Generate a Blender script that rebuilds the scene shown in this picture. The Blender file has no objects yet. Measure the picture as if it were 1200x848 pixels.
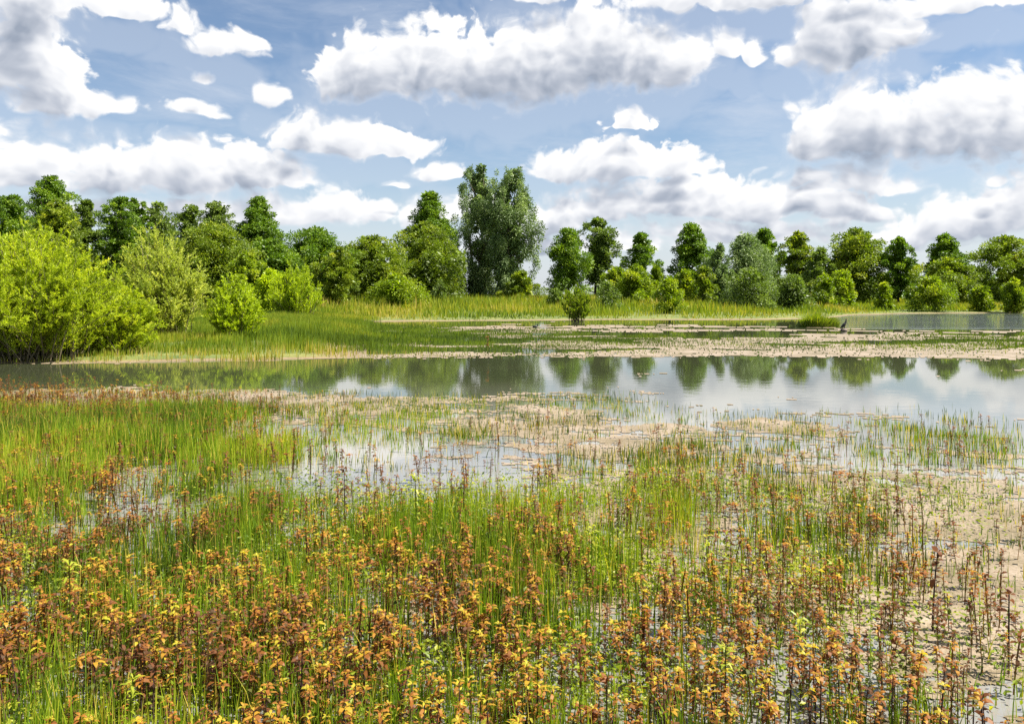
import bpy, math, random
import numpy as np
from mathutils import Vector

# ------------------------------------------------------------------ camera
SC = bpy.context.scene
COL = SC.collection
HC, F, PX0, PY0 = 1.8, 933.0, 600.0, 345.0        # eye height, focal length (px of the 1200 px photo), horizon point
cam = bpy.data.cameras.new('camera'); cam_o = bpy.data.objects.new('camera', cam); COL.objects.link(cam_o)
cam_o.location = (0, 0, HC); cam_o.rotation_euler = (math.radians(90), 0, 0)
cam.sensor_width = 36; cam.lens = 36 * F / 1200
cam.shift_y = -(424 - PY0) / 1200
cam.clip_start = 0.05; cam.clip_end = 20000
SC.camera = cam_o

# ------------------------------------------------------------------ exposure / sampling
SC.view_settings.view_transform = 'Standard'; SC.view_settings.look = 'None'
SC.view_settings.gamma = 1; SC.view_settings.exposure = 1.42; SC.view_settings.use_curve_mapping = False
SC.render.engine = 'CYCLES'
cy = SC.cycles
cy.use_denoising = False
cy.max_bounces = 6; cy.diffuse_bounces = 3; cy.glossy_bounces = 3; cy.transmission_bounces = 4
cy.caustics_reflective = False; cy.caustics_refractive = False
cy.sample_clamp_indirect = 6

# ------------------------------------------------------------------ sun
SUN_EL, SUN_AZ = math.radians(56), math.radians(96)
sdir = Vector((math.sin(SUN_AZ) * math.cos(SUN_EL), math.cos(SUN_AZ) * math.cos(SUN_EL), math.sin(SUN_EL)))
sl = bpy.data.lights.new('sun', 'SUN'); sl.energy = 5.0; sl.angle = math.radians(0.53); sl.color = (1, .95, .86)
so = bpy.data.objects.new('sun', sl); COL.objects.link(so); so.rotation_euler = sdir.to_track_quat('Z', 'Y').to_euler()

# ------------------------------------------------------------------ world: Nishita sky and cumulus clouds
W = bpy.data.worlds.new('World'); SC.world = W; W.use_nodes = True
nt = W.node_tree; nt.nodes.clear()

class NB:
    """small node-writing helper"""
    def __init__(s, tree): s.t = tree
    def n(s, typ, **kw):
        o = s.t.nodes.new(typ)
        for k, v in kw.items(): setattr(o, k, v)
        return o
    def link(s, a, b): s.t.links.new(a, b)
    def put(s, sock, v):
        if isinstance(v, bpy.types.NodeSocket): s.link(v, sock)
        else: sock.default_value = v
    def m(s, op, a, b=None, c=None, clamp=False):
        o = s.n('ShaderNodeMath', operation=op); o.use_clamp = clamp
        for i, v in enumerate((a, b, c)):
            if v is not None: s.put(o.inputs[i], v)
        return o.outputs[0]
    def v(s, op, a, b=None, c=None):
        o = s.n('ShaderNodeVectorMath', operation=op)
        for i, x in enumerate((a, b, c)):
            if x is not None: s.put(o.inputs[i], x)
        return o.outputs['Value'] if op in ('DOT_PRODUCT', 'LENGTH') else o.outputs[0]
    def rng(s, v, a, b, c=0., d=1., smooth=True):
        o = s.n('ShaderNodeMapRange'); o.interpolation_type = 'SMOOTHSTEP' if smooth else 'LINEAR'
        s.put(o.inputs[0], v)
        for i, x in enumerate((a, b, c, d)): s.put(o.inputs[1 + i], x)
        return o.outputs[0]
    def noise(s, vec, scale, detail=4., rough=.5, dist=0., typ='FBM'):
        o = s.n('ShaderNodeTexNoise'); o.noise_type = typ
        if vec is not None: s.link(vec, o.inputs['Vector'])
        s.put(o.inputs['Scale'], scale); s.put(o.inputs['Detail'], detail); s.put(o.inputs['Roughness'], rough); s.put(o.inputs['Distortion'], dist)
        return o.outputs[0]
    def mix(s, f, a, b):
        o = s.n('ShaderNodeMix'); o.data_type = 'RGBA'; s.put(o.inputs[0], f)
        s.put(o.inputs[6], a); s.put(o.inputs[7], b); return o.outputs[2]
    def ramp(s, f, stops):
        o = s.n('ShaderNodeValToRGB'); s.link(f, o.inputs[0]); e = o.color_ramp.elements
        while len(e) < len(stops): e.new(.5)
        for k, (p, c) in zip(e, stops): k.position = p; k.color = (*c, 1)
        return o.outputs[0]

# clouds: (centre x, base y, half width, height) measured on the photograph, turned into sky directions
CLOUDS = [
 (408,122,52,52),(440,116,62,66),(500,126,92,86),(580,130,92,84),(640,122,80,84),(705,112,88,92),(765,112,60,74),(800,104,36,54),
 (-20,232,80,60),(50,230,70,62),(130,232,90,56),(215,232,90,58),(290,228,60,48),(335,222,40,40),
 (330,262,120,28),(400,266,56,34),(250,270,120,30),
 (362,184,48,40),(400,188,62,40),(460,188,50,26),
 (660,212,50,30),(720,213,72,40),(795,210,48,34),
 (700,268,90,40),(790,262,110,50),(880,262,100,46),(955,258,70,36),(640,275,60,30),
 (960,196,44,64),(1010,200,74,84),(1075,196,66,78),(1130,196,70,84),(1195,192,70,92),(1260,190,80,90),
 (1000,230,56,32),(1050,226,40,20),(950,222,34,18),
 (930,84,34,34),(972,92,50,86),(1012,84,46,80),(1050,62,34,36),
 (20,60,70,70),(-20,110,90,80),(45,100,66,50),(70,136,70,38),(120,134,44,24),(40,14,90,40),(140,18,60,26),
 (215,44,26,28),(258,68,48,26),(285,62,28,18),(232,96,19,14),(314,124,22,24),(232,140,38,18),
 (738,156,32,20),(516,210,32,18),(470,222,14,9),(850,66,22,30),(885,72,16,24),
 (800,14,90,34),(900,12,120,40),(1010,-6,90,30),(640,6,60,30),(1120,16,120,26),
 (1060,292,60,34),(1120,292,70,50),(1185,292,70,70),(1250,290,70,80),(1168,222,18,14),
 (500,276,34,40),(560,262,40,28),(440,262,36,22),(1000,262,60,20),(880,286,150,22),(660,300,150,24),(120,262,120,24),
]
def sky_uv(x, y):
    a, b = (x - PX0) / F, (PY0 - y) / F
    return math.atan(a), math.atan2(b, math.hypot(1, a))

def cloud_group(fine):
    g = bpy.data.node_groups.new('cloud_density', 'ShaderNodeTree')
    g.interface.new_socket('UV', in_out='INPUT', socket_type='NodeSocketVector')
    g.interface.new_socket('Density', in_out='OUTPUT', socket_type='NodeSocketFloat')
    b = NB(g); gi = b.n('NodeGroupInput'); go = b.n('NodeGroupOutput'); uv = gi.outputs[0]
    w = b.n('ShaderNodeTexNoise'); w.noise_dimensions = '2D'; b.link(uv, w.inputs['Vector']); w.inputs['Scale'].default_value = 13; w.inputs['Detail'].default_value = 2
    uvw = b.v('MULTIPLY_ADD', b.v('SUBTRACT', w.outputs['Color'], (.5, .5, .5)), (.05, .028, 0), uv)
    acc = None
    for (x, y, rx, h) in CLOUDS:
        rx *= 1.16; h *= 1.45
        u0, v0 = sky_uv(x, y - h * .30)
        u1, _ = sky_uv(x + rx, y); u2, _ = sky_uv(x - rx, y); ru = (u1 - u2) / 2
        _, t = sky_uv(x, y - h); rv = max(t - v0, .006)
        q = b.v('MULTIPLY_ADD', uvw, (1 / ru, 1 / rv, 0), (-u0 / ru, -v0 / rv, 0))
        q = b.v('MAXIMUM', q, b.v('MULTIPLY', q, (-1, -2.2, 0)))
        d = b.v('DOT_PRODUCT', q, q)
        acc = d if acc is None else b.m('SMOOTH_MIN', acc, d, .25)
    # clouds elsewhere in the sky, outside the part the picture looks at
    sep = b.n('ShaderNodeSeparateXYZ'); b.link(uv, sep.inputs[0])
    far = b.m('MAXIMUM', b.rng(b.m('ABSOLUTE', sep.outputs[0]), .62, .8), b.rng(sep.outputs[1], .40, .5))
    gen = b.rng(b.noise(uv, 4.5, 2), .46, .62, 3., .2)
    acc = b.m('MINIMUM', acc, b.m('ADD', gen, b.m('MULTIPLY', b.m('SUBTRACT', 1., far), 9.)))
    base = b.m('SUBTRACT', 1., b.m('POWER', b.m('MAXIMUM', acc, 0.), .5))       # 1 in the middle, 0 at the rim
    n1 = b.noise(b.v('MULTIPLY', uvw, (1, 1.25, 1)), 27, 7 if fine else 2.5, .56)
    dens = b.m('ADD', base, b.m('MULTIPLY', b.m('SUBTRACT', n1, .5), 1.25))
    if 1:
        n2 = b.n('ShaderNodeTexVoronoi'); n2.voronoi_dimensions = '2D'; b.link(uvw, n2.inputs['Vector']); n2.inputs['Scale'].default_value = 52
        n2.inputs['Detail'].default_value = 1.0 if fine else 0
        dens = b.m('ADD', dens, b.m('MULTIPLY', b.m('SUBTRACT', 0.42, n2.outputs['Distance']), .30))
    b.link(dens, go.inputs[0]); return g
cg, cg2 = cloud_group(True), cloud_group(False)
b = NB(nt)
tc = b.n('ShaderNodeTexCoord'); d3 = tc.outputs['Generated']
sp = b.n('ShaderNodeSeparateXYZ'); b.link(d3, sp.inputs[0])
U = b.m('ARCTAN2', sp.outputs[0], sp.outputs[1]); V = b.m('ARCSINE', sp.outputs[2])
cb = b.n('ShaderNodeCombineXYZ'); b.link(U, cb.inputs[0]); b.link(V, cb.inputs[1]); uv = cb.outputs[0]
def dens(off, g_):
    g = b.n('ShaderNodeGroup'); g.node_tree = g_
    b.link(b.v('ADD', uv, off), g.inputs[0]); return g.outputs[0]
D0, D1, D2 = dens((0, 0, 0), cg), dens((.007, .013, 0), cg2), dens((.012, .034, 0), cg2)
under = b.rng(b.m('SUBTRACT', D2, D0), -.1, .55)
soft = b.rng(b.noise(uv, 7, 1), .3, .65, .10, .36); alpha = b.rng(D0, b.m('MULTIPLY', under, -.15), b.m('MULTIPLY_ADD', under, .35, soft))
sha = b.m('ADD', b.m('MULTIPLY', b.rng(D1, .06, 1.05, smooth=False), .54), b.m('MULTIPLY', b.rng(D2, .12, 1.0, smooth=False), .58))
sha = b.m('MULTIPLY', sha, b.rng(D0, -.15, .35, .6, 1.), clamp=True)
ccol = b.ramp(sha, [(0, (1.0, 1.0, 1.0)), (.18, (.96, .965, .975)), (.4, (.78, .80, .845)), (.68, (.52, .56, .64)), (1, (.33, .38, .47))])
wisp = b.noise(b.v('MULTIPLY', uv, (1, 3.4, 1)), 4.5, 6, .6, .35)
wispa = b.m('MULTIPLY', b.rng(wisp, .38, .78), .60)
hz = b.rng(V, .0, .20, .72, 0.)                        # the air is whiter low over the wood
sky = b.n('ShaderNodeTexSky', sky_type='NISHITA'); sky.sun_disc = False
sky.sun_elevation = SUN_EL; sky.sun_rotation = SUN_AZ; sky.air_density = 1.0; sky.dust_density = .6; sky.ozone_density = 2.0
bg = b.n('ShaderNodeBackground'); b.link(sky.outputs[0], bg.inputs[0]); bg.inputs[1].default_value = .050
bw = b.n('ShaderNodeBackground'); bw.inputs[0].default_value = (.74, .80, .90, 1); bw.inputs[1].default_value = .37
bc = b.n('ShaderNodeBackground'); b.link(ccol, bc.inputs[0]); bc.inputs[1].default_value = .40
veil = b.m('MULTIPLY', b.rng(D2, -.7, .3), .34)
m1 = b.n('ShaderNodeMixShader'); b.link(b.m('MAXIMUM', b.m('MAXIMUM', wispa, veil), hz), m1.inputs[0]); b.link(bg.outputs[0], m1.inputs[1]); b.link(bw.outputs[0], m1.inputs[2])
m2 = b.n('ShaderNodeMixShader'); b.link(alpha, m2.inputs[0]); b.link(m1.outputs[0], m2.inputs[1]); b.link(bc.outputs[0], m2.inputs[2])
wo = b.n('ShaderNodeOutputWorld'); b.link(m2.outputs[0], wo.inputs[0])
W.cycles.sampling_method = 'NONE'

# ------------------------------------------------------------------ helpers
rs = np.random.RandomState(11)
def gx(px, D): return (px - PX0) / F * D
def depth(py): return HC * F / (py - PY0)
def to_px(X, Y):
    Y = np.maximum(Y, .3); return PX0 + F * X / Y, PY0 + HC * F / Y

def vnoise(x, y, seed=0):
    xi, yi = np.floor(x).astype(np.int64), np.floor(y).astype(np.int64)
    fx, fy = x - xi, y - yi
    fx, fy = fx * fx * (3 - 2 * fx), fy * fy * (3 - 2 * fy)
    def h(i, j):
        n = (i * 374761393 + j * 668265263 + seed * 974711) & 0x7fffffff
        n = ((n ^ (n >> 13)) * 1274126177) & 0x7fffffff
        n = ((n ^ (n >> 16)) * 2246822519) & 0x7fffffff
        return (n & 0xffff) / 65535.0
    return (h(xi, yi) * (1 - fx) + h(xi + 1, yi) * fx) * (1 - fy) + (h(xi, yi + 1) * (1 - fx) + h(xi + 1, yi + 1) * fx) * fy
def fbm(x, y, seed=0, o=4):
    s, a, t = 0, .5, 0
    for k in range(o):
        s = s + a * vnoise(x * 2 ** k + 17.3 * k, y * 2 ** k - 9.1 * k, seed + k); t += a; a *= .5
    return s / t

def table(rows):
    """rows of (photo y, 25 digits for photo x = 0, 50 ... 1200) -> density lookup 0..1"""
    ys = np.array([r[0] for r in rows], float); T = np.array([[int(c) for c in r[1].replace(' ', '')] for r in rows], float) / 9
    def f(px, py):
        cx = np.clip(px / 50, 0, 23.999); i = cx.astype(int); u = cx - i
        j = np.clip(np.searchsorted(ys, py) - 1, 0, len(ys) - 2); v = np.clip((py - ys[j]) / (ys[j + 1] - ys[j]), 0, 1)
        return (T[j, i] * (1 - u) + T[j, i + 1] * u) * (1 - v) + (T[j + 1, i] * (1 - u) + T[j + 1, i + 1] * u) * v
    return f

def mesh_obj(name, V, quads=None, tris=None, mat=None, parent=None, tint=None, smooth=False, loc=None):
    me = bpy.data.meshes.new(name)
    V = np.asarray(V, np.float32); me.vertices.add(len(V)); me.vertices.foreach_set('co', V.ravel())
    loops, starts, k = [], [], 0
    for fa, n in ((quads, 4), (tris, 3)):
        if fa is not None and len(fa):
            fa = np.asarray(fa, np.int32); loops.append(fa.ravel()); starts.append(np.arange(len(fa), dtype=np.int32) * n + k); k += fa.size
    L, S = np.concatenate(loops), np.concatenate(starts)
    me.loops.add(len(L)); me.loops.foreach_set('vertex_index', L)
    me.polygons.add(len(S)); me.polygons.foreach_set('loop_start', S)
    me.polygons.foreach_set('use_smooth', np.full(len(S), smooth))
    if tint is not None:
        a = me.attributes.new('tint', 'FLOAT', 'POINT'); a.data.foreach_set('value', np.asarray(tint, np.float32))
    me.update(calc_edges=True)
    if mat: me.materials.append(mat)
    o = bpy.data.objects.new(name, me); COL.objects.link(o)
    if parent: o.parent = parent
    if loc is not None: o.location = loc
    return o

def tag(o, label=None, cat=None, group=None, kind=None):
    if label: o['label'] = label
    if cat: o['category'] = cat
    if group: o['group'] = group
    if kind: o['kind'] = kind
    return o
def thing(name, label, cat, loc=(0, 0, 0), group=None):
    o = bpy.data.objects.new(name, None); COL.objects.link(o); o.location = loc; o.empty_display_size = .1
    return tag(o, label, cat, group)

def unit(v): return v / np.maximum(np.linalg.norm(v, axis=-1, keepdims=True), 1e-9)

class Tubes:
    """tapered tubes through points, collected into one mesh"""
    def __init__(s): s.V, s.Q, s.k = [], [], 0
    def add(s, pts, rad, n=5):
        pts = np.asarray(pts, float); t = unit(np.gradient(pts, axis=0))
        a = unit(np.cross(t, np.array([.31, .95, .05]))); c = np.cross(t, a)
        th = np.arange(n) * 2 * math.pi / n
        ring = pts[:, None] + np.asarray(rad)[:, None, None] * (np.cos(th)[None, :, None] * a[:, None] + np.sin(th)[None, :, None] * c[:, None])
        s.V.append(ring.reshape(-1, 3)); m = len(pts)
        for i in range(m - 1):
            for j in range(n):
                s.Q.append((s.k + i * n + j, s.k + i * n + (j + 1) % n, s.k + (i + 1) * n + (j + 1) % n, s.k + (i + 1) * n + j))
        s.k += m * n
    def build(s, name, mat, parent=None): return mesh_obj(name, np.concatenate(s.V), quads=s.Q, mat=mat, parent=parent, smooth=True)

def leaf_cards(P, ax, nr, L, Wd, r=rs):
    """kite shaped leaves: base points P, long axes ax, approximate normals nr"""
    ax = unit(ax); sd = unit(np.cross(ax, nr)); nn = np.cross(sd, ax)
    L = np.broadcast_to(np.asarray(L, float), len(P))[:, None]; Wd = np.broadcast_to(np.asarray(Wd, float), len(P))[:, None]
    mid = P + ax * L * .45 + nn * L * .06
    V = np.stack([P, mid - sd * Wd / 2, P + ax * L - nn * L * .05, mid + sd * Wd / 2], 1).reshape(-1, 3)
    Q = np.arange(len(P) * 4).reshape(-1, 4)
    return V, Q

# ------------------------------------------------------------------ materials
def new_mat(name):
    m = bpy.data.materials.new(name); m.use_nodes = True; m.node_tree.nodes.clear(); return m, NB(m.node_tree)
def foliage_mat(name, stops, trans=.42, tmul=(1.25, 1.35, .45), rough=.45, spec=.35):
    m, b = new_mat(name)
    at = b.n('ShaderNodeAttribute', attribute_name='tint')
    c = b.ramp(at.outputs['Fac'], stops)
    p = b.n('ShaderNodeBsdfPrincipled'); b.link(c, p.inputs['Base Color']); p.inputs['Roughness'].default_value = rough
    p.inputs['Specular IOR Level'].default_value = spec
    t = b.n('ShaderNodeBsdfTranslucent'); b.link(b.v('MULTIPLY', c, tmul), t.inputs[0])
    x = b.n('ShaderNodeMixShader'); x.inputs[0].default_value = trans
    b.link(p.outputs[0], x.inputs[1]); b.link(t.outputs[0], x.inputs[2])
    o = b.n('ShaderNodeOutputMaterial'); b.link(x.outputs[0], o.inputs[0]); return m
def bark_mat(name, c1, c2, sc=6):
    m, b = new_mat(name); g = b.n('ShaderNodeNewGeometry')
    n = b.noise(b.v('MULTIPLY', g.outputs['Position'], (1, 1, .3)), sc, 5, .6)
    p = b.n('ShaderNodeBsdfPrincipled'); b.link(b.ramp(n, [(.3, c1), (.7, c2)]), p.inputs['Base Color']); p.inputs['Roughness'].default_value = .85
    bu = b.n('ShaderNodeBump'); bu.inputs[0].default_value = .5; bu.inputs[1].default_value = .02; b.link(n, bu.inputs['Height']); b.link(bu.outputs[0], p.inputs['Normal'])
    o = b.n('ShaderNodeOutputMaterial'); b.link(p.outputs[0], o.inputs[0]); return m

M = {
 'dark_leaf':  foliage_mat('dark_leaf',  [(0, (0.0458, 0.0846, 0.0091)), (0.5, (0.1221, 0.2112, 0.0179)), (1, (0.2862, 0.3804, 0.0269))], .34),
 'mid_leaf':   foliage_mat('mid_leaf',   [(0, (0.0709, 0.1048, 0.0106)), (0.5, (0.1771, 0.2448, 0.02)), (1, (0.3863, 0.3962, 0.0335))], .38),
 'olive_leaf': foliage_mat('olive_leaf', [(0, (0.0604, 0.091, 0.0175)), (0.5, (0.1382, 0.2, 0.0375)), (1, (0.2589, 0.3273, 0.0689))], .36),
 'grey_leaf':  foliage_mat('grey_leaf',  [(0, (0.0777, 0.1253, 0.0391)), (0.5, (0.1774, 0.2505, 0.0783)), (1, (0.3548, 0.4326, 0.1488))], .30, (1.1, 1.2, .7)),
 'bright_leaf':foliage_mat('bright_leaf',[(0, (0.0738, 0.1204, 0.0071)), (0.5, (0.2088, 0.289, 0.0141)), (1, (0.4176, 0.4333, 0.0296))], .45),
 'willow_leaf':foliage_mat('willow_leaf',[(0, (0.1538, 0.2128, 0.0133)), (0.5, (0.4198, 0.5108, 0.0213)), (1, (0.7554, 0.7235, 0.0665))], .48, (1.25, 1.3, .4)),
 'yellow_leaf':foliage_mat('yellow_leaf',[(0, (0.1612, 0.2463, 0.01)), (0.5, (0.3943, 0.5132, 0.016)), (1, (0.6452, 0.739, 0.05))], .48, (1.25, 1.2, .4)),
 'pale_willow':foliage_mat('pale_willow',[(0, (0.1738, 0.2452, 0.0309)), (0.5, (0.4223, 0.4902, 0.0695)), (1, (0.8192, 0.8088, 0.1853))], .45, (1.2, 1.2, .5)),
 'rush':       foliage_mat('rush',       [(0, (0.0577, 0.0903, 0.0097)), (0.45, (0.1442, 0.2463, 0.0136)), (0.8, (0.3077, 0.3777, 0.0194)), (1, (0.5769, 0.4106, 0.0875))], .42, (1.25, 1.3, .4)),
 'bank_grass': foliage_mat('bank_grass', [(0, (0.0688, 0.115, 0.012)), (0.4, (0.1625, 0.2415, 0.016)), (0.75, (0.325, 0.3335, 0.03)), (1, (0.5, 0.391, 0.11))], .45, (1.25, 1.2, .45)),
 'herb':       foliage_mat('herb',       [(0, (0.1045, 0.1699, 0.0121)), (0.5, (0.2875, 0.3528, 0.0218)), (1, (0.5227, 0.4966, 0.0605))], .5, (1.2, 1.2, .4)),
 'marsh_leaf': foliage_mat('marsh_leaf', [(0, (0.0427, 0.0649, 0.012)), (0.18, (0.1037, 0.1298, 0.014)), (0.36, (0.0976, 0.0531, 0.024)), (0.55, (0.183, 0.0732, 0.028)), (0.75, (0.3294, 0.1298, 0.026)), (0.9, (0.4636, 0.2714, 0.028)), (1, (0.4636, 0.4248, 0.035))], .5, (1.5, 1.2, .4), .5, .3),
 'marsh_stem': bark_mat('marsh_stem', (.020, .011, .009), (.055, .024, .018), 40),
 'bark':       bark_mat('bark', (.035, .027, .019), (.13, .105, .078)),
 'twig':       bark_mat('twig', (.07, .055, .03), (.16, .13, .07), 12),
}

# ------------------------------------------------------------------ ground (one sheet), water, floating algae
ALGAE = table([
 (374, '00000 00000 00000 00000 00000'), (379, '00000 00000 02110 00000 00000'), (384, '00000 00002 58888 87788 62000'), (388, '00000 00001 37888 87777 63211'),
 (392, '00000 00000 22555 55555 54433'), (397, '00000 00000 11334 56778 77666'),
 (403, '00000 00012 33455 67777 77777'), (410, '00000 00344 56677 77777 77766'), (416, '00044 45888 99999 98888 87777'),
 (420, '44899 99985 43222 22233 44555'), (424, '99971 00000 00000 00001 11233'), (430, '31000 00000 00000 00000 01122'),
 (436, '00000 00000 00000 10010 00111'), (446, '00000 00000 00000 00000 00000'), (453, '32110 00000 00000 00000 00000'),
 (459, '99988 76431 10112 20000 00000'), (468, '99999 99887 76655 31110 00000'), (482, '99999 98887 66676 43322 21111'),
 (500, '88888 87555 56677 55555 44333'), (515, '88888 77332 35667 66666 55555'), (535, '77777 76322 34666 66666 55665'),
 (560, '77776 54212 23466 66666 66666'), (590, '66543 44333 34456 66666 67777'), (620, '55333 33444 44555 66666 67788'),
 (660, '55444 44444 44555 55566 67888'), (700, '44444 44444 44555 55566 67788'), (770, '22222 22222 22222 22222 34667'), (900, '22222 22222 22222 22222 34556')])

far_x = np.array([-4000, 330, 380, 430, 480, 560, 680, 800, 900, 960, 990, 1060, 1200, 5000.])
far_y = np.array([420, 420, 380, 377.5, 377, 376, 375, 375, 374.5, 373.3, 369.5, 367.3, 366.4, 366.])
spf_x = np.array([-4000, 100, 180, 300, 450, 550, 640, 720, 800, 2e4]); spf_y = np.array([425, 425, 424, 421, 419, 417.5, 415, 411, 400, 399])
spr_x = np.array([-4000, 350, 400, 440, 500, 600, 700, 780, 2e4]); spr_y = np.array([366, 374, 381, 385, 389, 393, 397, 400, 400.])
def height(X, Y):
    px, py = to_px(X, Y)
    n = fbm(X * .25, Y * .25, 5) - .5; n2 = fbm(X * 1.3, Y * 1.3, 9) - .5
    front = np.where(Y > .5, 1, 0)
    sf = HC * F / (np.interp(px, far_x, far_y) - PY0)            # depth of the far shoreline on this bearing
    t = Y - sf + n * 3
    far = np.clip(t * .05, -.35, 0) + np.clip(t, 0, 4) * .03 + np.clip(t - 4, 0, 60) * .006
    a = HC * F / (np.interp(px, spf_x, spf_y) - PY0); c = HC * F / np.maximum(np.interp(px, spr_x, spr_y) - PY0, 6)
    e = np.minimum((Y - a) * 2.6, (c - Y) * .5) + n * 1.2
    low = np.interp(px, [300, 480], [.09, -.035])
    spit = np.clip(e * .06, -.3, low)
    h = np.where(front > 0, np.maximum(far, spit), -.2)
    near = -.09 + .10 * n2
    near = np.where((py > 452) | (Y < 1), near, -.3)
    h = np.maximum(h, np.minimum(near, -.03))
    rear = np.clip((2.2 - Y) * .1, -.3, .25) + n2 * .05          # the bank the viewer stands on
    h = np.where(Y < 3.0, np.maximum(h, rear), h)
    h = np.where((np.hypot(X, Y) > 200), np.maximum(h, .6 + .0 * X), h)
    return h

r = np.concatenate([np.geomspace(.6, 3, 14)[:-1], np.geomspace(3, 140, 560)[:-1], np.geomspace(140, 6000, 40)])
th = np.concatenate([np.linspace(-math.pi, -.75, 40)[:-1], np.linspace(-.75, .75, 380)[:-1], np.linspace(.75, math.pi, 40)])
R_, T_ = np.meshgrid(r, th, indexing='ij'); X, Y = R_ * np.sin(T_), R_ * np.cos(T_)
Z = height(X, Y)
V = np.stack([X, Y, Z], -1).reshape(-1, 3); nr_, nt_ = R_.shape
i, j = np.meshgrid(np.arange(nr_ - 1), np.arange(nt_ - 1), indexing='ij'); k = i * nt_ + j
Q = np.stack([k, k + nt_, k + nt_ + 1, k + 1], -1).reshape(-1, 4)
V = np.concatenate([V, [[0, 0, .25]]]); cidx = len(V) - 1
Tt = np.stack([np.full(nt_ - 1, cidx), np.arange(nt_ - 1), np.arange(1, nt_)], -1)
m, b = new_mat('ground'); g = b.n('ShaderNodeNewGeometry'); P = g.outputs['Position']; s_ = b.n('ShaderNodeSeparateXYZ'); b.link(P, s_.inputs[0])
n1, n2 = b.noise(P, .5, 6, .6), b.noise(P, 7, 5, .6)
mud = b.ramp(n2, [(.3, (.06, .048, .03)), (.7, (.14, .11, .07))])
sand = b.ramp(n2, [(.25, (.13, .09, .04)), (.75, (.25, .18, .10))])
turf = b.ramp(n1, [(.3, (.05, .085, .015)), (.55, (.12, .14, .025)), (.75, (.24, .20, .06))])
zz = b.m('ADD', s_.outputs[2], b.m('MULTIPLY', b.m('SUBTRACT', n1, .5), .06))
c = b.mix(b.rng(zz, -.03, .03), mud, sand); c = b.mix(b.rng(zz, .02, .06), c, turf)
p = b.n('ShaderNodeBsdfPrincipled'); b.link(c, p.inputs['Base Color']); p.inputs['Roughness'].default_value = .9
bu = b.n('ShaderNodeBump'); bu.inputs[0].default_value = .6; bu.inputs[1].default_value = .03; b.link(n2, bu.inputs['Height']); b.link(bu.outputs[0], p.inputs['Normal'])
o = b.n('ShaderNodeOutputMaterial'); b.link(p.outputs[0], o.inputs[0])
tag(mesh_obj('ground', V, Q, Tt, m, smooth=True), 'flat marshy ground and low sandy banks round the lake', 'ground', kind='structure')

# water: one level sheet
m, b = new_mat('water'); g = b.n('ShaderNodeNewGeometry'); P = g.outputs['Position']
p = b.n('ShaderNodeBsdfPrincipled'); p.inputs['IOR'].default_value = 1.55; p.inputs['Roughness'].default_value = .025
sd = b.n('ShaderNodeSeparateXYZ'); b.link(P, sd.inputs[0])
b.link(b.mix(b.rng(sd.outputs[1], 9., 17.), b.ramp(b.noise(P, .6, 4), [(.3, (.15, .15, .135)), (.7, (.22, .21, .19))]), b.ramp(b.noise(P, .12, 3), [(.3, (.030, .037, .017)), (.7, (.058, .064, .033))])), p.inputs['Base Color'])  # pale silty colour up close, lightened further to stand in for bright sky reflection
w1 = b.noise(b.v('MULTIPLY', P, (1, 2.2, 1)), 2.2, 3, .55); w2 = b.noise(b.v('MULTIPLY', P, (1, 1.5, 1)), 14, 2, .5)
sxy = b.n('ShaderNodeSeparateXYZ'); b.link(P, sxy.inputs[0]); patch = b.rng(b.noise(b.v('MULTIPLY', P, (.5, 1, 1)), .09, 2), .4, .62, .25, 1.)
bu = b.n('ShaderNodeBump'); bu.inputs[0].default_value = 1.0; bu.inputs[1].default_value = 1.0
b.link(b.m('MULTIPLY', b.m('ADD', b.m('MULTIPLY', w1, .0012), b.m('MULTIPLY', w2, .00008)), b.m('ADD', patch, b.m('MULTIPLY', b.m('MULTIPLY', b.rng(sxy.outputs[1], 40., 46.), b.rng(b.m('MULTIPLY_ADD', sxy.outputs[1], -.405, sxy.outputs[0]), 0., 1.5)), 150.))), bu.inputs['Height']); b.link(bu.outputs[0], p.inputs['Normal'])
o = b.n('ShaderNodeOutputMaterial'); b.link(p.outputs[0], o.inputs[0])
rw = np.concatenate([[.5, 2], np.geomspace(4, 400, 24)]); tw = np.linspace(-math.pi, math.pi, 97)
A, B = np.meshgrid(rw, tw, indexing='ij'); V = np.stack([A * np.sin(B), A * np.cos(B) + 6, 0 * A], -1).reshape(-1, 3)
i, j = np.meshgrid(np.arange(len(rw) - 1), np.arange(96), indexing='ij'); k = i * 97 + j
tag(mesh_obj('water', V, np.stack([k, k + 97, k + 98, k + 1], -1).reshape(-1, 4), None, m, smooth=True), 'still shallow lake water mirroring trees and clouds', 'water', kind='structure')

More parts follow.
